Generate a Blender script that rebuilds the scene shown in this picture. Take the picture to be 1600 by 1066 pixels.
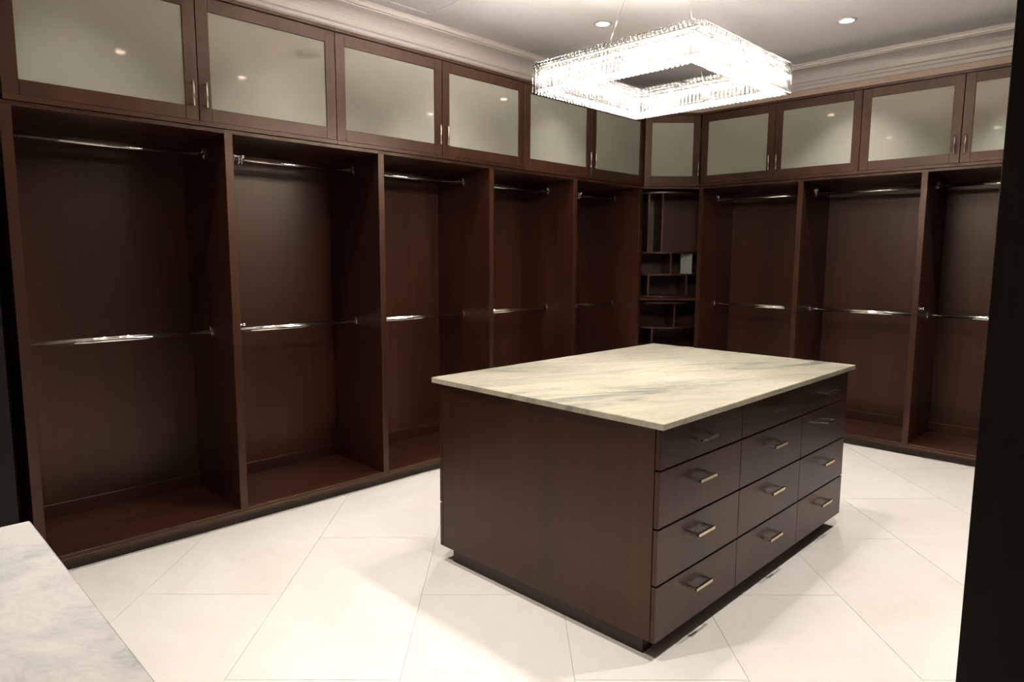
import bpy, bmesh, math, random
from mathutils import Vector, Matrix
random.seed(7)
for o in list(bpy.data.objects): bpy.data.objects.remove(o)
scene = bpy.context.scene
COL = scene.collection

# ------------------------------------------------------------------ camera
F_PX, PITCH, ROLL, YAW = 1061.67, 0.1217, 0.0049, -0.0042
CAM = Vector((3.5754, -5.2812, 1.4617))
a = math.pi*.75+YAW
fwd = Vector((math.cos(a)*math.cos(PITCH), math.sin(a)*math.cos(PITCH), -math.sin(PITCH)))
rt = Vector((math.sin(a), -math.cos(a), 0)); up = rt.cross(fwd)
r2 = rt*math.cos(ROLL)+up*math.sin(ROLL); u2 = -rt*math.sin(ROLL)+up*math.cos(ROLL)
cd = bpy.data.cameras.new('camera'); cd.sensor_width = 36; cd.lens = F_PX*36/1600; cd.clip_start = .02
cam = bpy.data.objects.new('camera', cd); COL.objects.link(cam)
cam.matrix_world = Matrix(((r2.x,u2.x,-fwd.x,CAM.x),(r2.y,u2.y,-fwd.y,CAM.y),(r2.z,u2.z,-fwd.z,CAM.z),(0,0,0,1)))
scene.camera = cam

# ------------------------------------------------------------------ world, exposure
w = bpy.data.worlds.new('world'); scene.world = w; w.use_nodes = True
w.node_tree.nodes['Background'].inputs[0].default_value = (0,0,0,1)
w.node_tree.nodes['Background'].inputs[1].default_value = 0.0
vs = scene.view_settings
scene.display_settings.display_device = 'sRGB'
vs.view_transform = 'Standard'; vs.look = 'None'; vs.gamma = 1; vs.use_curve_mapping = False
vs.exposure = 0.32
LED_STRENGTH = 80.0       # chandelier core
SPOT_POWER = 64.0         # each recessed downlight
WARM = (1.0, .955, .91)

# ------------------------------------------------------------------ materials
def new_mat(name):
    m = bpy.data.materials.new(name); m.use_nodes = True
    return m, m.node_tree, m.node_tree.nodes['Principled BSDF']
def nd(t, typ, **kw):
    n = t.nodes.new(typ)
    for k, v in kw.items():
        if k in ('operation','blend_type','data_type','noise_dimensions','wave_type','bands_direction','feature'): setattr(n, k, v)
        else: n.inputs[k].default_value = v
    return n
def ramp(t, fac, stops):
    r = t.nodes.new('ShaderNodeValToRGB'); e = r.color_ramp.elements
    while len(e) < len(stops): e.new(.5)
    for i, (p, c) in enumerate(stops): e[i].position = p; e[i].color = (*c, 1)
    t.links.new(fac, r.inputs[0]); return r
def wood(name, axis, c0, c1, rough=.36, spec=.5):
    m, t, b = new_mat(name)
    tc = nd(t, 'ShaderNodeTexCoord'); oi = nd(t, 'ShaderNodeObjectInfo')
    mp = nd(t, 'ShaderNodeMapping'); sc = [26, 26, 26]; sc[axis] = .9
    mp.inputs['Scale'].default_value = sc
    ad = nd(t, 'ShaderNodeVectorMath', operation='ADD')
    t.links.new(tc.outputs['Object'], ad.inputs[0])
    cmb = nd(t, 'ShaderNodeCombineXYZ')
    ml = nd(t, 'ShaderNodeMath', operation='MULTIPLY'); ml.inputs[1].default_value = 13.
    t.links.new(oi.outputs['Random'], ml.inputs[0])
    for i in range(3): t.links.new(ml.outputs[0], cmb.inputs[i])
    t.links.new(cmb.outputs[0], ad.inputs[1]); t.links.new(ad.outputs[0], mp.inputs[0])
    n = nd(t, 'ShaderNodeTexNoise', Scale=1.0, Detail=6.0, Roughness=.62, Distortion=.25)
    t.links.new(mp.outputs[0], n.inputs['Vector'])
    mp2 = nd(t, 'ShaderNodeMapping'); sc2 = [4.5]*3; sc2[axis] = .5; mp2.inputs['Scale'].default_value = sc2
    t.links.new(ad.outputs[0], mp2.inputs[0])
    n2 = nd(t, 'ShaderNodeTexNoise', Scale=1.0, Detail=2.0)
    t.links.new(mp2.outputs[0], n2.inputs['Vector'])
    mx = nd(t, 'ShaderNodeMath', operation='ADD'); hf = nd(t, 'ShaderNodeMath', operation='MULTIPLY'); hf.inputs[1].default_value = .5
    t.links.new(n.outputs[0], mx.inputs[0]); t.links.new(n2.outputs[0], mx.inputs[1]); t.links.new(mx.outputs[0], hf.inputs[0])
    r = ramp(t, hf.outputs[0], [(.33, c0), (.68, c1)])
    t.links.new(r.outputs[0], b.inputs['Base Color'])
    b.inputs['Roughness'].default_value = rough
    b.inputs['Specular IOR Level'].default_value = spec; b.inputs['Specular Tint'].default_value = (1,.80,.64,1)
    bp = nd(t, 'ShaderNodeBump', Strength=.06, Distance=.002); t.links.new(n.outputs[0], bp.inputs['Height'])
    t.links.new(bp.outputs[0], b.inputs['Normal'])
    return m
WC0, WC1 = (.0145,.0042,.0020), (.043,.0142,.0070)
M = {}
for i, ax in enumerate('xyz'): M['wood_'+ax] = wood('espresso_wood_'+ax, i, WC0, WC1)
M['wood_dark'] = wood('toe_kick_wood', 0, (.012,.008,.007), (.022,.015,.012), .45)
def plain(name, c, rough, metal=0, spec=.5, noise=0.0, nscale=30):
    m, t, b = new_mat(name)
    tc = nd(t, 'ShaderNodeTexCoord')
    n = nd(t, 'ShaderNodeTexNoise', Scale=nscale, Detail=4.0); t.links.new(tc.outputs['Object'], n.inputs['Vector'])
    lo = tuple(max(0, v*(1-noise)) for v in c); hi = tuple(min(1, v*(1+noise)) for v in c)
    r = ramp(t, n.outputs[0], [(.3, lo), (.7, hi)]); t.links.new(r.outputs[0], b.inputs['Base Color'])
    b.inputs['Roughness'].default_value = rough; b.inputs['Metallic'].default_value = metal
    b.inputs['Specular IOR Level'].default_value = spec; b.inputs['Specular Tint'].default_value = (1,.80,.64,1)
    return m
M['chrome'] = plain('polished_chrome', (.82,.80,.77), .07, 1)
M['nickel'] = plain('brushed_nickel', (.62,.56,.48), .24, 1, noise=.06, nscale=120)
M['paint'] = plain('cream_wall_paint', (.76,.59,.45), .6, noise=.02)
M['ceiling'] = plain('ceiling_paint', (.88,.84,.82), .7, noise=.015)
M['trim'] = plain('crown_paint', (.84,.76,.69), .4, noise=.015)
M['grout'] = plain('grout', (.50,.46,.40), .8, noise=.1)
M['lampwhite'] = plain('downlight_trim', (.55,.52,.49), .35)
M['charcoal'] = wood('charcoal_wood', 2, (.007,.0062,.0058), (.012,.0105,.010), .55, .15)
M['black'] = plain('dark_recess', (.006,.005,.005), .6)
M['glass'] = plain('frosted_glass', (.285,.276,.228), .045, noise=.07, nscale=2.2, spec=.5)
M['reflection_grey'] = plain('painted_reflection', (.22,.23,.20), .3, noise=.05)  # pale grey that stands in for reflected light
# floor tile
def marble_tile():
    m, t, b = new_mat('cream_marble_tile')
    tc = nd(t, 'ShaderNodeTexCoord'); oi = nd(t, 'ShaderNodeObjectInfo')
    cmb = nd(t, 'ShaderNodeCombineXYZ'); ml = nd(t, 'ShaderNodeMath', operation='MULTIPLY'); ml.inputs[1].default_value = 40
    t.links.new(oi.outputs['Random'], ml.inputs[0]); t.links.new(ml.outputs[0], cmb.inputs[0]); t.links.new(ml.outputs[0], cmb.inputs[1])
    ad = nd(t, 'ShaderNodeVectorMath', operation='ADD'); t.links.new(tc.outputs['Object'], ad.inputs[0]); t.links.new(cmb.outputs[0], ad.inputs[1])
    n = nd(t, 'ShaderNodeTexNoise', Scale=1.6, Detail=5.0, Roughness=.6, Distortion=.8); t.links.new(ad.outputs[0], n.inputs['Vector'])
    r = ramp(t, n.outputs[0], [(.3, (.74,.69,.62)), (.62, (.80,.76,.70))]); 
    n2 = nd(t, 'ShaderNodeTexNoise', Scale=2.2, Detail=9.0, Roughness=.72, Distortion=1.6); t.links.new(ad.outputs[0], n2.inputs['Vector'])
    r2_ = ramp(t, n2.outputs[0], [(.485,(1,1,1)), (.5,(.93,.92,.90)), (.515,(1,1,1))])
    mx = nd(t, 'ShaderNodeMix', data_type='RGBA', blend_type='MULTIPLY'); mx.inputs[0].default_value = .55
    t.links.new(r.outputs[0], mx.inputs[6]); t.links.new(r2_.outputs[0], mx.inputs[7])
    t.links.new(mx.outputs[2], b.inputs['Base Color']); b.inputs['Roughness'].default_value = .22
    b.inputs['Specular IOR Level'].default_value = .4
    return m
M['tile'] = marble_tile()
def slab(name, base, tint, vein, rot, sx, sy, lo=.44, hi=.60, dist=1.1, veinmix=.45):
    m, t, b = new_mat(name)
    tc = nd(t, 'ShaderNodeTexCoord'); mp = nd(t, 'ShaderNodeMapping')
    mp.vector_type = 'TEXTURE'; mp.inputs['Rotation'].default_value = (0,0,rot); mp.inputs['Scale'].default_value = (1/sx, 1/sy, 1/3)
    t.links.new(tc.outputs['Object'], mp.inputs[0])
    n = nd(t, 'ShaderNodeTexNoise', Scale=1.0, Detail=8.0, Roughness=.62, Distortion=dist); t.links.new(mp.outputs[0], n.inputs['Vector'])
    r = ramp(t, n.outputs[0], [(.32, vein), (lo, tint), (hi, base)])
    n2 = nd(t, 'ShaderNodeTexNoise', Scale=2.4, Detail=10.0, Roughness=.7, Distortion=2.0); t.links.new(mp.outputs[0], n2.inputs['Vector'])
    r2_ = ramp(t, n2.outputs[0], [(.46,(1,1,1)), (.5,(.62,.62,.60)), (.54,(1,1,1))])
    mx = nd(t, 'ShaderNodeMix', data_type='RGBA', blend_type='MULTIPLY'); mx.inputs[0].default_value = veinmix
    t.links.new(r.outputs[0], mx.inputs[6]); t.links.new(r2_.outputs[0], mx.inputs[7])
    t.links.new(mx.outputs[2], b.inputs['Base Color']); b.inputs['Roughness'].default_value = .16
    return m
M['island_marble'] = slab('cream_green_marble', (.50,.455,.355), (.42,.395,.30), (.215,.21,.19), math.radians(62), .9, 4.0)
M['white_marble'] = slab('white_grey_marble', (.74,.72,.68), (.62,.61,.58), (.26,.26,.26), math.radians(25), 3.4, 5.2, .45, .55, .35, .2)
def emis(name, c, s):
    m = bpy.data.materials.new(name); m.use_nodes = True; t = m.node_tree; t.nodes.clear()
    e = t.nodes.new('ShaderNodeEmission'); e.inputs[0].default_value = (*c,1); e.inputs[1].default_value = s
    o = t.nodes.new('ShaderNodeOutputMaterial'); t.links.new(e.outputs[0], o.inputs[0]); return m
M['led'] = emis('chandelier_led', WARM, LED_STRENGTH)
M['capsule'] = emis('capsule_bulb', WARM, LED_STRENGTH*.5)
M['ceiling_fill'] = emis('added_ceiling_fill', WARM, LED_STRENGTH*5.2)  # emission of the added strip that brightens the ceiling
M['bulb'] = emis('downlight_bulb', (1,.95,.88), 25)
def crystal():
    m = bpy.data.materials.new('clear_crystal'); m.use_nodes = True; t = m.node_tree; t.nodes.clear()
    tr = t.nodes.new('ShaderNodeBsdfTransparent'); tr.inputs[0].default_value = (.97,.96,.94,1)
    gl = t.nodes.new('ShaderNodeBsdfGlossy'); gl.inputs['Roughness'].default_value = .05
    tl = t.nodes.new('ShaderNodeBsdfTranslucent'); tl.inputs[0].default_value = (.9,.88,.82,1)
    fr = t.nodes.new('ShaderNodeFresnel'); fr.inputs[0].default_value = 1.6
    m1 = t.nodes.new('ShaderNodeMixShader'); m1.inputs[0].default_value = .028
    t.links.new(tr.outputs[0], m1.inputs[1]); t.links.new(tl.outputs[0], m1.inputs[2])
    m2 = t.nodes.new('ShaderNodeMixShader'); t.links.new(fr.outputs[0], m2.inputs[0])
    t.links.new(m1.outputs[0], m2.inputs[1]); t.links.new(gl.outputs[0], m2.inputs[2])
    o = t.nodes.new('ShaderNodeOutputMaterial'); t.links.new(m2.outputs[0], o.inputs[0]); return m
M['crystal'] = crystal()

# ------------------------------------------------------------------ builders
POS = {}                                   # position of each object in the scene's own coordinates
def link(name, me, mat, parent, c):
    o = bpy.data.objects.new(name, me); COL.objects.link(o)
    if mat is not None and not me.materials: me.materials.append(mat)
    POS[o] = Vector(c)
    if parent is not None: o.parent = parent; o.location = Vector(c)-POS[parent]
    else: o.location = c
    return o
def tag(o, label, cat, group=None):
    o['label'] = label; o['category'] = cat
    if group: o['group'] = group
    return o
def thing(name, loc, label, cat, group=None):
    o = bpy.data.objects.new(name, None); COL.objects.link(o); o.location = loc; o.empty_display_size = .1
    POS[o] = Vector(loc); return tag(o, label, cat, group)
ID = lambda s, d, z: (s, d, z)             # plain x, y, z
LEFT = lambda s, d, z: (d, s, z)           # s along the long run, d out of its front
RY = .352
RIGHT = lambda s, d, z: (s, RY-d, z)       # s along the shorter run, d out of its front
CA, CB = Vector((0,0)), Vector((.363,RY))
du = (CB-CA).normalized(); dn = Vector((du.y,-du.x)); CL = (CB-CA).length
def DIAG(s, d, z): q = CA+du*s+dn*d; return (q.x, q.y, z)
def add_box(bm, fn, s0, s1, d0, d1, z0, z1, bev=0):
    v = [bm.verts.new(fn(s,d,z)) for s in (s0,s1) for d in (d0,d1) for z in (z0,z1)]
    fs = [bm.faces.new([v[i] for i in q]) for q in ((0,1,3,2),(4,6,7,5),(0,4,5,1),(2,3,7,6),(0,2,6,4),(1,5,7,3))]
    if bev:
        es = set(e for f in fs for e in f.edges)
        bmesh.ops.bevel(bm, geom=list(es), offset=bev, segments=1, affect='EDGES')
def finish(name, bm, mat, parent=None, smooth=False):
    bmesh.ops.recalc_face_normals(bm, faces=bm.faces)
    lo = Vector([min(v.co[i] for v in bm.verts) for i in range(3)]); hi = Vector([max(v.co[i] for v in bm.verts) for i in range(3)])
    c = (lo+hi)/2
    bmesh.ops.translate(bm, verts=bm.verts, vec=-c)
    me = bpy.data.meshes.new(name); bm.to_mesh(me); bm.free()
    if smooth:
        for p in me.polygons: p.use_smooth = True
    return link(name, me, mat, parent, c)
def box(name, fn, s0, s1, d0, d1, z0, z1, mat, parent=None, bev=.001):
    bm = bmesh.new(); add_box(bm, fn, s0, s1, d0, d1, z0, z1, bev); return finish(name, bm, M[mat], parent)
def add_prism(bm, pts, z0, z1):
    lo = [bm.verts.new((x,y,z0)) for x,y in pts]; hi = [bm.verts.new((x,y,z1)) for x,y in pts]; n = len(pts)
    bm.faces.new(lo[::-1]); bm.faces.new(hi)
    for i in range(n): bm.faces.new((lo[i],lo[(i+1)%n],hi[(i+1)%n],hi[i]))
def prism(name, pts, z0, z1, mat, parent=None):
    bm = bmesh.new(); add_prism(bm, pts, z0, z1); return finish(name, bm, M[mat], parent)
def add_tube(bm, p0, p1, r, n=12, rx=None, side=None):
    p0, p1 = Vector(p0), Vector(p1); ax = (p1-p0).normalized()
    u = Vector(side) if side else (Vector((0,0,1)) if abs(ax.z) < .9 else Vector((1,0,0)))
    u = (u-ax*u.dot(ax)).normalized(); v = ax.cross(u); rx = rx or r
    A = [bm.verts.new(p0+u*r*math.cos(k*2*math.pi/n)+v*rx*math.sin(k*2*math.pi/n)) for k in range(n)]
    B = [bm.verts.new(q.co+(p1-p0)) for q in A]
    bm.faces.new(A[::-1]); bm.faces.new(B)
    for k in range(n): bm.faces.new((A[k],A[(k+1)%n],B[(k+1)%n],B[k]))
def add_ring(bm, c, R, r, ax, n=20, m=8):
    c = Vector(c); ax = Vector(ax).normalized(); u = ax.orthogonal().normalized(); v = ax.cross(u)
    g = [[bm.verts.new(c+(u*math.cos(i*2*math.pi/n)+v*math.sin(i*2*math.pi/n))*(R+r*math.cos(j*2*math.pi/m))+ax*r*math.sin(j*2*math.pi/m)) for j in range(m)] for i in range(n)]
    for i in range(n):
        for j in range(m): bm.faces.new((g[i][j],g[(i+1)%n][j],g[(i+1)%n][(j+1)%m],g[i][(j+1)%m]))
def smooth_sides(o):
    for p in o.data.polygons: p.use_smooth = len(p.vertices) == 4

# ------------------------------------------------------------------ the room
X0, X1, Y0, Y1, ZC = -.60, 3.93, -6.90, RY+.60, 3.13
XE, YE = 5.00, -3.69          # the entry widens beyond the tall cabinet
def struct(o): o['kind'] = 'structure'; return o
floor = struct(box('floor', ID, X0-.1, XE+.1, Y0-.1, Y1+.1, -.12, -.004, 'grout', bev=0))
ceiling = struct(box('ceiling', ID, X0-.1, XE+.1, Y0-.1, Y1+.1, ZC, ZC+.1, 'ceiling', bev=0))
struct(box('wall_left', ID, X0-.1, X0, Y0, Y1, -.004, ZC, 'paint', bev=0))
struct(box('wall_back', ID, X0-.1, X1+.1, Y1, Y1+.1, -.004, ZC, 'paint', bev=0))
struct(box('wall_right', ID, X1, X1+.1, YE+.1, Y1, -.004, ZC, 'paint', bev=0))
struct(box('wall_return', ID, X1, XE+.1, YE, YE+.1, -.004, ZC, 'paint', bev=0))
struct(box('wall_entry', ID, XE, XE+.1, Y0, YE, -.004, ZC, 'paint', bev=0))
struct(box('wall_front', ID, X0-.1, XE+.1, Y0-.1, Y0, -.004, ZC, 'ceiling', bev=0))  # unseen wall, made white to bounce fill light onto the island
# crown moulding: (distance out of the wall, height)
PROF = [(0,2.945),(.014,2.945),(.016,2.972),(.028,2.978),(.030,2.998),(.044,3.004),(.048,3.022)]
PROF += [(.048+.10*(1-math.cos(k*math.pi/12)), 3.022+.068*math.sin(k*math.pi/12)) for k in range(1,7)]
PROF += [(.160,3.092),(.160,3.098),(.176,3.100),(.180,3.112),(.176,3.120),(.190,ZC),(0,ZC)]
def crown(name, fn):
    bm = bmesh.new(); rings = []
    for e in (0,1): rings.append([bm.verts.new(fn(e, o, z)) for o, z in PROF])
    n = len(PROF)
    for i in range(n): bm.faces.new((rings[0][i],rings[0][(i+1)%n],rings[1][(i+1)%n],rings[1][i]))
    bm.faces.new(rings[0]); bm.faces.new(rings[1][::-1])
    return struct(finish(name, bm, M['trim']))
crown('trim_1', lambda e,o,z: (X0+o, (Y0+o, Y1-o)[e], z))
crown('trim_2', lambda e,o,z: ((X0+o, X1-o)[e], Y1-o, z))
crown('trim_3', lambda e,o,z: (X1-o, (YE, Y1-o)[e], z))
crown('trim_4', lambda e,o,z: ((X0+o, XE-o)[e], Y0+o, z))
crown('trim_5', lambda e,o,z: (XE-o, (Y0+o, YE-o)[e], z))
crown('trim_6', lambda e,o,z: ((X1, XE-o)[e], YE-o, z))
# floor tiles, laid diagonally in a half bond
ta = math.pi*.75+.0027; TU = Vector((math.cos(ta), math.sin(ta))); TV = Vector((math.sin(ta), -math.cos(ta)))
TW, TOFF, TL, TLO, GAP = .6092, -.9717, 1.2097, .192, .0010
def clip(poly, ax, val, keep_less):
    out = []
    for i in range(len(poly)):
        p, q = poly[i], poly[(i+1)%len(poly)]
        ip = (p[ax] <= val) if keep_less else (p[ax] >= val); iq = (q[ax] <= val) if keep_less else (q[ax] >= val)
        if ip: out.append(p)
        if ip != iq:
            t = (val-p[ax])/(q[ax]-p[ax]); out.append(p+(q-p)*t)
    return out
for j in range(-12, 11):
    for k in range(-7, 8):
        v0 = TOFF+j*TW+GAP; v1 = TOFF+(j+1)*TW-GAP
        u0 = TLO+(TL/2 if j % 2 else 0)+k*TL+GAP; u1 = u0+TL-2*GAP
        poly = [Vector((3,-3))+TU*u+TV*v for u, v in ((u0,v0),(u1,v0),(u1,v1),(u0,v1))]
        for ax, val, less in ((0,X0,0),(0,XE,1),(1,Y0,0),(1,Y1,1)):
            if len(poly) > 2: poly = clip(poly, ax, val, less)
        if len(poly) < 3 or (min(p.x for p in poly) > X1 and min(p.y for p in poly) > YE): continue
        if abs(sum(poly[i].x*poly[(i+1)%len(poly)].y-poly[(i+1)%len(poly)].x*poly[i].y for i in range(len(poly)))) < .004: continue
        prism('tile', [(p.x,p.y) for p in poly], -.004, 0, 'tile', floor)

# ------------------------------------------------------------------ wardrobe runs
DEPTH, ZP, ZB, ZT, ZTOP, ZS, PT = .592, 2.091, 2.133, 2.734, 2.757, .086, .042
def rod(par, fn, s0, s1, z):
    bm = bmesh.new(); 
    sec = [(.0078*math.cos(q*math.pi/8), (.0075 if 0 <= q <= 8 else -.0075)+.0078*math.sin(q*math.pi/8)) for q in list(range(0,9))+list(range(-8,1))]
    A, B = [[bm.verts.new(fn(e, -.287+dd, z+dz)) for dd, dz in sec] for e in (s0+.004, s1-.004)]
    bm.faces.new(A[::-1]); bm.faces.new(B)
    for q in range(len(sec)): bm.faces.new((A[q-1], A[q], B[q], B[q-1]))
    o = finish('hanging_rod', bm, M['chrome'], par); smooth_sides(o)
    for s, e in ((s0, 1), (s1, -1)):
        bm = bmesh.new()
        add_tube(bm, fn(s,-.287,z), fn(s+e*.004,-.287,z), .024, 14, .013)
        add_box(bm, fn, min(s,s+e*.010), max(s,s+e*.010), -.2965, -.2775, z+.012, z+.031, .001)
        finish('rod_socket', bm, M['chrome'], o)
def valet(par, fn, s, e, d, z, rings=0, ext=0.0):
    bm = bmesh.new()
    add_tube(bm, fn(s,d,z), fn(s+e*.006,d,z), .014, 14)
    add_tube(bm, fn(s+e*.005,d,z), fn(s+e*(.022+ext),d,z), .006, 10)
    add_tube(bm, fn(s+e*(.020+ext),d,z), fn(s+e*(.034+ext),d,z), .011, 14)
    o = finish('valet_knob', bm, M['chrome'], par); smooth_sides(o)
    for k in range(rings):
        bm = bmesh.new(); c = Vector(fn(s+e*(.026+.024*k), d, z-.022)); ax = Vector(fn(1,0,0))-Vector(fn(0,0,0))
        add_ring(bm, c, .024, .0022, ax+Vector((.25,.35,0))*(1 if k else -.5)); q = finish('ring', bm, M['chrome'], o); smooth_sides(q)
def bay(fn, horiz, s0, s1, label, group, right_panel=False, left_gap=0, lower=True):
    t = thing('wardrobe_bay', fn((s0+s1)/2, -DEPTH/2, 0), label, 'wardrobe', group)
    a, b = s0+PT, s1-(PT if right_panel else 0)
    box('side_panel', fn, s0, a, -DEPTH, -.002, ZS-.020, ZP-.002, 'wood_z', t)
    if right_panel: box('side_panel', fn, b, s1, -DEPTH, -.002, ZS-.020, ZP-.002, 'wood_z', t)
    box('back_panel', fn, a, b, -DEPTH, -DEPTH+.012, ZS, ZP, 'wood_z', t, bev=0)
    box('base_shelf', fn, a, b, -DEPTH+.012, 0, ZS-.020, ZS, horiz, t)
    box('base_rail', fn, s0, s1, -.034, 0.001, ZS-.036, ZS-.0205, horiz, t)
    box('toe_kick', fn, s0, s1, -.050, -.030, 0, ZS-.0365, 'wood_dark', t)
    box('rear_batten', fn, a, b, -DEPTH+.012, -DEPTH+.030, ZS, .160, horiz, t)
    box('top_panel', fn, s0, s1, -DEPTH+.012, -.002, ZP-.002, ZP+.018, horiz, t)
    rod(t, fn, a, b, 2.012)
    if lower: rod(t, fn, a, b, 1.042)
    return t, a, b
LY = [-4.713, -3.7776, -2.8422, -1.9068, -.9714, 0.0]
LL = ['dark open wardrobe bay of the long run, farthest from the corner, beside the tall cabinet',
      'open wardrobe bay of the long run with chrome rings by its upper rod',
      'middle open wardrobe bay of the long run of five, behind the island side panel',
      'open wardrobe bay of the long run, second from the rounded corner shelves',
      'open wardrobe bay of the long run of five that adjoins the rounded corner shelves']
for i in range(5):
    t, a_, b_ = bay(LEFT, 'wood_y', LY[i], LY[i+1], LL[i], 'open wardrobe bays of the long run', i == 4)
    if i == 1: valet(t, LEFT, a_, 1, -.022, 1.098); valet(t, LEFT, a_, 1, -.025, 1.985, 2, .034)
    if i == 4: valet(t, LEFT, a_, 1, -.030, 1.992, 2, .050)
RX = [.363, 1.2545, 2.1405, 3.026]
RL = ['open wardrobe bay of the short run, next to the rounded corner shelves',
      'middle open wardrobe bay of the short run of three, behind the marble island',
      'open wardrobe bay of the short run, farthest from the rounded corner shelves']
for i in range(3):
    t, a_, b_ = bay(RIGHT, 'wood_x', RX[i], RX[i+1]+(PT if i == 2 else 0), RL[i], 'open wardrobe bays of the short run', i == 2)
    if i == 2: valet(t, RIGHT, a_, 1, -.035, 1.105)
tag(box('filler_panel', RIGHT, RX[3]+PT+.002, 3.308, -.03, -.004, 0, ZTOP, 'wood_z'), 'narrow dark filler panel closing the end of the short wardrobe run', 'panel')

# upper cabinets with frosted doors
def add_frame(bm, fn, s0, s1, d0, d1, z0, z1, st, rl):
    add_box(bm, fn, s0, s0+st, d0, d1, z0, z1, .0012); add_box(bm, fn, s1-st, s1, d0, d1, z0, z1, .0012)
    add_box(bm, fn, s0+st, s1-st, d0, d1, z0, z0+rl, .0012); add_box(bm, fn, s0+st, s1-st, d0, d1, z1-rl, z1, .0012)
def door(par, fn, s0, s1, hinge_left, hs=.032):
    g = .0018; st, rl = .061, .066
    bm = bmesh.new(); add_frame(bm, fn, s0+g, s1-g, -.021, 0, ZB+.002, ZT, st, rl)
    d = finish('door', bm, M['wood_z'], par)
    box('glass_pane', fn, s0+g+st, s1-g-st, -.013, -.007, ZB+.002+rl, ZT-rl, 'glass', d, bev=0)
    s = s1-hs if hinge_left else s0+hs
    bm = bmesh.new(); z0, z1 = 2.198, 2.322
    add_tube(bm, fn(s,.026,z0), fn(s,.026,z1), .0052, 12)
    for z in (z0+.010, z1-.010): add_tube(bm, fn(s,0,z), fn(s,.026,z), .0042, 10)
    h = finish('handle', bm, M['nickel'], d); smooth_sides(h)
def wall_cabinet(fn, horiz, s0, s1, splits, label, group):
    t = thing('wall_cabinet', fn((s0+s1)/2, -DEPTH/2, ZB-.022), label, 'cabinet', group)
    box('side_panel', fn, s0+.001, s0+.019, -DEPTH, -.023, ZB, ZT, 'wood_z', t)
    box('side_panel', fn, s1-.019, s1-.001, -DEPTH, -.023, ZB, ZT, 'wood_z', t)
    box('back_panel', fn, s0+.019, s1-.019, -DEPTH, -DEPTH+.012, ZB, ZT, 'wood_z', t, bev=0)
    box('bottom_panel', fn, s0+.0005, s1-.0005, -DEPTH, .008, ZB-.022, ZB, horiz, t)
    box('top_panel', fn, s0+.0005, s1-.0005, -DEPTH, .006, ZT+.003, ZTOP, horiz, t)
    e = [s0]+splits+[s1]
    for k in range(len(e)-1): door(t, fn, e[k], e[k+1], k % 2 == 0)
    return t
g1 = 'frosted glass cabinets above the long run'; g2 = 'frosted glass cabinets above the short run'
wall_cabinet(LEFT, 'wood_y', -4.700, -3.1225, [-3.897], 'two-door frosted glass wall cabinet over the long run, farthest from the corner', g1)
wall_cabinet(LEFT, 'wood_y', -3.1225, -1.553, [-2.336], 'middle two-door frosted glass wall cabinet over the long wardrobe run', g1)
wall_cabinet(LEFT, 'wood_y', -1.553, -.001, [-.760], 'two-door frosted glass wall cabinet over the long run, partly behind the chandelier', g1)
wall_cabinet(RIGHT, 'wood_x', .367, 1.708, [1.038], 'two-door frosted glass wall cabinet over the short run, beside the corner cabinet', g2)
wall_cabinet(RIGHT, 'wood_x', 1.708, 3.028, [2.3665], 'two-door frosted glass wall cabinet over the short run, away from the corner', g2)

# corner cabinet (diagonal door) and the rounded shelves below it
def penta(i=0.0, front=0.0):
    p, q = DIAG(0,-front,0), DIAG(CL,-front,0)
    return [(p[0], p[1]), (q[0], q[1]), (RX[0]-i, RY+.02), (RX[0]-i, Y1-.012), (X0+.012, Y1-.012), (X0+.012, .002), (-.02, .002)]
def pent2(front):
    p, q = DIAG(.004,-front,0), DIAG(CL-.004,-front,0)
    return [(p[0], p[1]), (q[0], q[1]), (RX[0]-.002, q[1]+.004), (RX[0]-.002, Y1-.014), (X0+.014, Y1-.014), (X0+.014, .003), (p[0]-.003, .003)]
t = thing('corner_wall_cabinet', (-.117,.472,ZB-.022), 'single-door frosted glass cabinet set diagonally across the corner', 'cabinet')
prism('bottom_panel', pent2(-.006), ZB-.022, ZB, 'wood_x', t)
prism('top_panel', pent2(-.005), ZT+.003, ZTOP, 'wood_x', t)
door(t, DIAG, .004, CL-.004, True, hs=.020)
t = thing('corner_cabinet', (-.117,.472,0), 'tall dark open cabinet in the corner between the two wardrobe runs', 'cabinet')
prism('top_panel', pent2(.004), ZP-.002, ZP+.018, 'wood_x', t)
prism('base_shelf', pent2(.004), ZS-.020, ZS, 'wood_x', t)
prism('fixed_shelf', pent2(.004), 1.080, 1.100, 'wood_x', t)
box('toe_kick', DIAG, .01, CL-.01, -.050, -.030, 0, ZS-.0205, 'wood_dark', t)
box('back_panel', ID, X0+.002, X0+.012, .004, Y1-.014, ZS, ZP-.002, 'wood_z', t, bev=0)
box('back_panel', ID, X0+.014, RX[0]-.002, Y1-.012, Y1-.002, ZS, ZP-.002, 'wood_z', t, bev=0)
CR, CDEP = .395, .418                       # radius of the round shelves, depth of their axis
cc = DIAG(CL/2, -CDEP, 0)
def disc(par, z, th=.016):
    bm = bmesh.new(); n = 56
    add_prism(bm, [(cc[0]+CR*math.cos(k*2*math.pi/n), cc[1]+CR*math.sin(k*2*math.pi/n)) for k in range(n)], z-th, z)
    finish('round_shelf', bm, M['wood_x'], par)
def divider(par, s, z0, z1, mat='wood_z', th=.017):
    r = CR-.006; e = s-CL/2
    front = -(CDEP-math.sqrt(max(r*r-(abs(e)+th/2)**2, .001)))
    box('divider', DIAG, s-th/2, s+th/2, -CDEP+.009, front, z0, z1, mat, par)
def spine(par, z0, z1):
    box('spine_panel', DIAG, CL/2-CR+.02, CL/2+CR-.02, -CDEP-.008, -CDEP+.008, z0, z1, 'wood_z', par)
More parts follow.
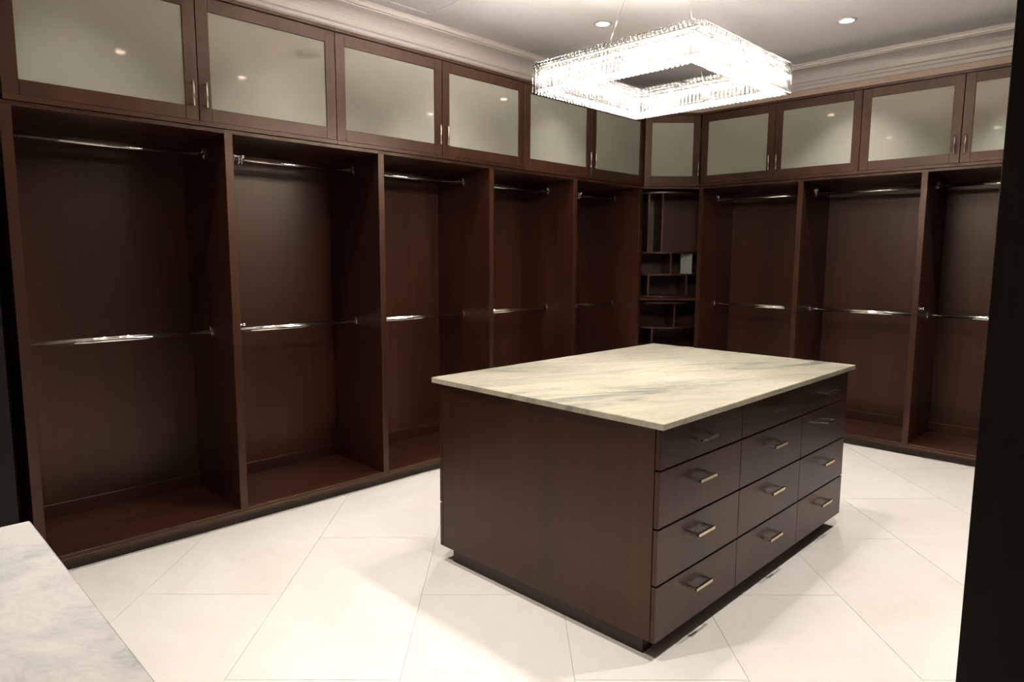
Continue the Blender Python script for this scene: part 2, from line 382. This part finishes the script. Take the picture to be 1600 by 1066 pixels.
t = thing('revolving_shelf', (cc[0],cc[1],1.100), 'upper revolving round shelf tower with staggered dividers in the corner cabinet', 'shelf')
zs = [2.068, 1.524, 1.323, 1.120]
for z in zs: disc(t, z)
for k, dv in enumerate(([.073,.19], [.278], [.083,.437])):
    spine(t, zs[k+1], zs[k]-.016)
    for s in dv: divider(t, s, zs[k+1], zs[k]-.016)
# added panel: its pale colour stands for a light reflection in one compartment
p0, p1 = DIAG(.405,-.19,0), DIAG(.498,-.13,0)
n_ = Vector((p1[0]-p0[0], p1[1]-p0[1])).normalized(); m_ = Vector((-n_.y, n_.x))*.006
o = prism('end_panel', [(p0[0]-m_.x,p0[1]-m_.y),(p1[0]-m_.x,p1[1]-m_.y),(p1[0]+m_.x,p1[1]+m_.y),(p0[0]+m_.x,p0[1]+m_.y)], 1.323, 1.507, 'reflection_grey', t)
o['label'] = 'pale grey panel standing in for a light reflection'
t = thing('revolving_shelf', (cc[0],cc[1],ZS), 'lower revolving round shelf tower in the corner cabinet, half hidden by the island', 'shelf')
zs = [1.062, .829, .600, .350, ZS+.018]
for z in zs: disc(t, z)
for k, dv in enumerate(([.328], [.127], [.30], [.20])):
    spine(t, zs[k+1], zs[k]-.016)
    for s in dv: divider(t, s, zs[k+1], zs[k]-.016)

# ------------------------------------------------------------------ island
IX0, IX1, IY0, IY1 = 1.0738, 2.3451, -3.3002, -1.4144
BX0, BX1, BY0, BY1, BZ, BT = 1.101, 2.318, -3.2745, -1.4400, .073, .8745
top = tag(box('island_countertop', ID, IX0, IX1, IY0, IY1, BT, .90, 'island_marble', bev=.003), 'cream and green veined marble countertop on the drawer island', 'countertop')
isl = thing('drawer_island', ((BX0+BX1)/2,(BY0+BY1)/2,0), 'dark brown wooden island with drawers in the middle of the white floor', 'island')
FT = .019
box('side_panel', ID, BX0+FT+.003, BX1-FT-.003, BY0, BY0+.022, BZ, BT, 'wood_z', isl)
box('side_panel', ID, BX0+FT+.003, BX1-FT-.003, BY1-.022, BY1, BZ, BT, 'wood_z', isl)
box('carcass', ID, BX0+FT+.006, BX1-FT-.006, BY0+.0225, BY1-.0225, BZ+.002, BT, 'wood_dark', isl)
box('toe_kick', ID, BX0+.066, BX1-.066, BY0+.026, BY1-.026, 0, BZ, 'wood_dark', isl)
ROWZ = [BZ, .289, .503, .718, BT-.003]
COLY = [BY0, -2.657, -2.030, BY1]
def pull(par, x, e, yc, z):
    bm = bmesh.new(); w = .0605; r = .036
    xx = lambda d0, d1: (min(x+e*d0, x+e*d1), max(x+e*d0, x+e*d1))
    for y in (yc-w, yc+w-.012): add_box(bm, ID, *xx(0, r), y, y+.012, z-.0045, z+.0045, .0008)
    add_box(bm, ID, *xx(r-.006, r+.004), yc-w, yc+w, z-.0065, z+.0065, .0008)
    finish('handle', bm, M['nickel'], par)
for e, fx in ((1, BX1-FT), (-1, BX0+FT)):
    for c in range(3):
        for r in range(4):
            g = .0016; z0, z1 = ROWZ[r]+(.0035 if r else 0), ROWZ[r+1]-.0035
            d = box('drawer', ID, min(fx,fx+e*FT), max(fx,fx+e*FT), COLY[c]+(g if c else 0), COLY[c+1]-(g if c < 2 else 0), z0, z1, 'wood_z', isl, bev=.0012)
            pull(d, fx+e*FT, e, (COLY[c]+COLY[c+1])/2-.02*(c == 0)*1.2, [.214,.429,.640,.796][r])

# ------------------------------------------------------------------ chandelier
HX0, HX1, HY0, HY1, HZ0, HZ1, BW = 1.237, 2.135, -2.797, -1.922, 2.252, 2.398, .085
ch = thing('chandelier', ((HX0+HX1)/2,(HY0+HY1)/2,HZ0), 'square ring chandelier of clear crystal rods glowing above the island', 'chandelier')
def add_ringbox(bm, i, w, z0, z1):          # square ring: inset i from the outside, w wide
    o = [(HX0+i,HY0+i),(HX1-i,HY0+i),(HX1-i,HY1-i),(HX0+i,HY1-i)]; j = i+w
    n = [(HX0+j,HY0+j),(HX1-j,HY0+j),(HX1-j,HY1-j),(HX0+j,HY1-j)]
    V = [[bm.verts.new((x,y,z)) for x,y in q] for q in (o,n) for z in (z0,z1)]
    for k in range(4):
        l = (k+1)%4
        bm.faces.new((V[0][k],V[0][l],V[1][l],V[1][k])); bm.faces.new((V[2][k],V[3][k],V[3][l],V[2][l]))
        bm.faces.new((V[1][k],V[1][l],V[3][l],V[3][k])); bm.faces.new((V[0][k],V[2][k],V[2][l],V[0][l]))
bm = bmesh.new(); add_ringbox(bm, .022, BW-.044, HZ0+.012, HZ0+.017); o = finish('led_core', bm, M['led'], ch); o['label'] = 'glowing warm white light strip'
bm = bmesh.new(); add_ringbox(bm, .030, BW-.060, HZ1-.050, HZ1-.047); finish('led_core', bm, M['ceiling_fill'], ch)  # extra upward strip, added to brighten the ceiling
def crystal_mesh(h, r):
    bm = bmesh.new(); n = 6; rings = []
    for z, q in ((-h/2, r*.45), (-h/2+.006, r), (h/2-.006, r), (h/2, r*.5)):
        rings.append([bm.verts.new((q*math.cos(k*2*math.pi/n), q*math.sin(k*2*math.pi/n), z)) for k in range(n)])
    for A, B in zip(rings, rings[1:]):
        for k in range(n): bm.faces.new((A[k],A[(k+1)%n],B[(k+1)%n],B[k]))
    bm.faces.new(rings[0][::-1]); bm.faces.new(rings[-1])
    bmesh.ops.recalc_face_normals(bm, faces=bm.faces)
    me = bpy.data.meshes.new('crystal_rod'); bm.to_mesh(me); bm.free(); me.materials.append(M['crystal']); return me
cm = crystal_mesh(HZ1-.026-HZ0, .0072); cz = (HZ0+HZ1-.026)/2
sm = crystal_mesh(.026, .0070)
def ring_points(i, n):
    c = [(HX0+i,HY0+i),(HX1-i,HY0+i),(HX1-i,HY1-i),(HX0+i,HY1-i)]
    return [(c[k][0]+(c[(k+1)%4][0]-c[k][0])*q/n, c[k][1]+(c[(k+1)%4][1]-c[k][1])*q/n) for k in range(4) for q in range(n)]
bm = bmesh.new(); add_ringbox(bm, .004, .008, HZ1-.031, HZ1-.024); add_ringbox(bm, BW-.012, .008, HZ1-.031, HZ1-.024)
for x, y in ring_points(BW/2, 6):
    if x < HX0+BW or x > HX1-BW: add_box(bm, ID, x-.036, x+.036, y-.003, y+.003, HZ1-.031, HZ1-.026)
    else: add_box(bm, ID, x-.003, x+.003, y-.036, y+.036, HZ1-.031, HZ1-.026)
finish('frame', bm, M['chrome'], ch)
for x, y in ring_points(.008, 41)+ring_points(BW-.008, 33): link('crystal_rod', cm, None, ch, (x, y, cz+random.uniform(-.0015,.0015)))
bm = bmesh.new()
for i, n in ((.008, 41), (BW-.008, 33)):
    for x, y in ring_points(i, n):
        add_box(bm, ID, x-.0065, x+.0065, y-.0065, y+.0065, HZ1-.021, HZ1, .0025)
o = finish('crystal_rim', bm, M['crystal'], ch); o['kind'] = 'stuff'
bm = bmesh.new()
for i, n in ((.025,36),(BW/2,34),(BW-.025,32)):
    for x, y in ring_points(i, n): add_box(bm, ID, x-.0075, x+.0075, y-.0075, y+.0075, HZ0-.004, HZ0+.009, .003)
o = finish('crystal_underside', bm, M['crystal'], ch); o['kind'] = 'stuff'
hc = ((HX0+HX1)/2, (HY0+HY1)/2)
bm = bmesh.new(); add_tube(bm, (*hc, ZC-.035), (*hc, ZC), .09, 32); smooth_sides(finish('ceiling_canopy', bm, M['chrome'], ch))
for sx, sy in ((-1,0),(1,0),(0,1),(0,-1)):
    hx, hy = (HX1-HX0)/2-BW/2, (HY1-HY0)/2-BW/2
    bm = bmesh.new(); add_tube(bm, (hc[0]+sx*hx, hc[1]+sy*hy, HZ1-.031), (hc[0]+sx*.06, hc[1]+sy*.06, ZC-.034), .0007, 6); finish('suspension_wire', bm, M['chrome'], ch)
# capsule bulbs standing inside the crystal ring
bm = bmesh.new(); bmesh.ops.create_uvsphere(bm, u_segments=12, v_segments=8, radius=.011)
for v in bm.verts: v.co.z *= 2.6
bme = bpy.data.meshes.new('capsule_bulb'); bm.to_mesh(bme); bm.free(); bme.materials.append(M['capsule'])
for x, y in ring_points(BW/2, 4): link('capsule_bulb', bme, None, ch, (x, y, HZ0+.082))

# ------------------------------------------------------------------ recessed downlights
def downlight(x, y, label, k=1.0, group='recessed ceiling downlights', tilt=(0,0)):
    t = thing('downlight', (x,y,ZC), label, 'light', group)
    bm = bmesh.new(); n = 32
    prof = [(.041,ZC-.001),(.041,ZC-.006),(.060,ZC-.008),(.069,ZC-.003),(.069,ZC)]
    rg = [[bm.verts.new((x+r*math.cos(q*2*math.pi/n), y+r*math.sin(q*2*math.pi/n), z)) for q in range(n)] for r, z in prof]
    for A, B in zip(rg, rg[1:]):
        for q in range(n): bm.faces.new((A[q],A[(q+1)%n],B[(q+1)%n],B[q]))
    finish('trim_ring', bm, M['lampwhite'], t, True)
    bm = bmesh.new(); bmesh.ops.create_uvsphere(bm, u_segments=20, v_segments=10, radius=.034)
    for v in bm.verts: v.co = Vector((x+v.co.x, y+v.co.y, ZC-.001-max(-v.co.z,0)*.45)) if v.co.z < 0 else Vector((x+v.co.x,y+v.co.y,ZC-.001))
    bmesh.ops.remove_doubles(bm, verts=bm.verts, dist=1e-5)
    finish('bulb', bm, M['bulb'], t, True)
    ld = bpy.data.lights.new('downlight_beam', 'SPOT'); ld.energy = SPOT_POWER*k; ld.color = (1,.945,.89); ld.spot_size = math.radians(84); ld.spot_blend = .8; ld.shadow_soft_size = .03
    lo = bpy.data.objects.new('downlight_beam', ld); COL.objects.link(lo); lo.parent = t; lo.location = (0,0,-.03)
    lo.rotation_euler = (math.radians(tilt[1]), math.radians(tilt[0]), 0)
downlight(.44, -1.21, 'recessed ceiling downlight by the chandelier, above the long wardrobe run')
downlight(1.71, -.08, 'recessed ceiling downlight above the short wardrobe run', 1.6)
DL = 'recessed ceiling downlight '
for x, y, k, lab in [(2.86,-.14,2.1,'above the end of the short wardrobe run away from the corner'),
                     (2.86,-2.38,1.4,'between the island drawers and the tall black cabinet'),
                     (2.80,-3.42,2.0,'near the entrance end of the tall black cabinet'),
                     (.47,-2.36,1.0,'above the middle bay of the long wardrobe run'),
                     (.47,-3.42,1.0,'above the wardrobe bay with the chrome rings, unseen, kept to light the floor'),  # unseen lamp at a grid position, kept to light the left floor
                     (.49,-4.44,.7,'above the wardrobe bay farthest from the corner'),
                     (1.69,-4.56,2.1,'near the white marble dresser by the entrance')]:
    downlight(x, y, DL+lab, k)

# ceiling hatch
h = thing('ceiling_hatch', (.03,-2.53,ZC), 'flat pale square access hatch in the ceiling beside the crown moulding', 'hatch')
bm = bmesh.new()
for b_ in ((-.307,.343,-2.857,-2.842),(-.307,.343,-2.222,-2.207),(-.307,-.292,-2.842,-2.222),(.328,.343,-2.842,-2.222)): add_box(bm, ID, *b_, ZC-.010, ZC, .001)
finish('hatch_frame', bm, M['ceiling'], h)
box('hatch_panel', ID, -.289, .325, -2.839, -2.225, ZC-.007, ZC, 'ceiling', h)

# ------------------------------------------------------------------ dresser with white marble top, by the entrance
tag(box('dresser_countertop', ID, 1.864, 2.95, -5.648, -5.015, .872, .90, 'white_marble', bev=.003), 'white and grey veined marble countertop on the dresser by the entrance', 'countertop')
t = thing('dresser', (2.457,-5.34,0), 'dark brown dresser under the white marble top by the entrance', 'dresser')
box('body', ID, 1.892, 2.922, -5.622, -5.062, .075, .872, 'wood_z', t)
box('toe_kick', ID, 1.93, 2.89, -5.58, -5.11, 0, .075, 'wood_dark', t)
for c in range(2):
    for r in range(4):
        x0 = 1.892+c*.515; z0 = [.075,.289,.503,.718][r]; z1 = [.286,.500,.715,.870][r]
        d = box('drawer', ID, x0+.002, x0+.513, -5.062, -5.043, z0+.002, z1, 'wood_z', t)
        bm = bmesh.new(); xc = x0+.2575; zc = (z0+z1)/2
        for x in (xc-.06, xc+.051): add_box(bm, ID, x, x+.009, -5.043, -5.007, zc-.004, zc+.004, .0008)
        add_box(bm, ID, xc-.06, xc+.06, -5.012, -5.003, zc-.0055, zc+.0055, .0008)
        finish('handle', bm, M['nickel'], d)

# ------------------------------------------------------------------ tall cabinets at both ends
def tall(name, fn, horiz, s0, s1, d0, d1, ndoor, label, sgn):
    t = thing(name, fn((s0+s1)/2, (d0+d1)/2, 0), label, 'cabinet')
    f, b = (d1, d0)
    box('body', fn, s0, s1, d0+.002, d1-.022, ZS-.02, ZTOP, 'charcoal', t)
    box('toe_kick', fn, s0+.002, s1-.002, d0+.01, d1-.05, 0, ZS-.02, 'wood_dark', t)
    w_ = (s1-s0)/ndoor
    for k in range(ndoor):
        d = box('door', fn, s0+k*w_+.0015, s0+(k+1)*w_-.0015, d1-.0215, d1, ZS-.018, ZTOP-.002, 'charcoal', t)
        s = s0+(k+1)*w_-.04 if k % 2 == 0 else s0+k*w_+.04
        bm = bmesh.new(); add_tube(bm, fn(s,d1+.026,.98), fn(s,d1+.026,1.16), .0052, 12)
        for z in (.99, 1.15): add_tube(bm, fn(s,d1,z), fn(s,d1+.026,z), .0042, 10)
        smooth_sides(finish('handle', bm, M['nickel'], d))
    return t
tall('tall_cabinet', LEFT, 'wood_y', Y0+.002, -4.763, -.598, 0, 4, 'tall dark cabinet standing beyond the black gap beside the long wardrobe run', 1)
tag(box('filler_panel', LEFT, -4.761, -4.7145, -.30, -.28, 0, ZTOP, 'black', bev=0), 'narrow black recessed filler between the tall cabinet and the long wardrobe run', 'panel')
RF = lambda s, d, z: (3.31-d, s, z)
t = tall('tall_cabinet', RF, 'wood_y', -3.69, RY-.002, -.618, 0, 6, 'tall near-black cabinet rising to full height at the entrance, its end towards the room', 1)
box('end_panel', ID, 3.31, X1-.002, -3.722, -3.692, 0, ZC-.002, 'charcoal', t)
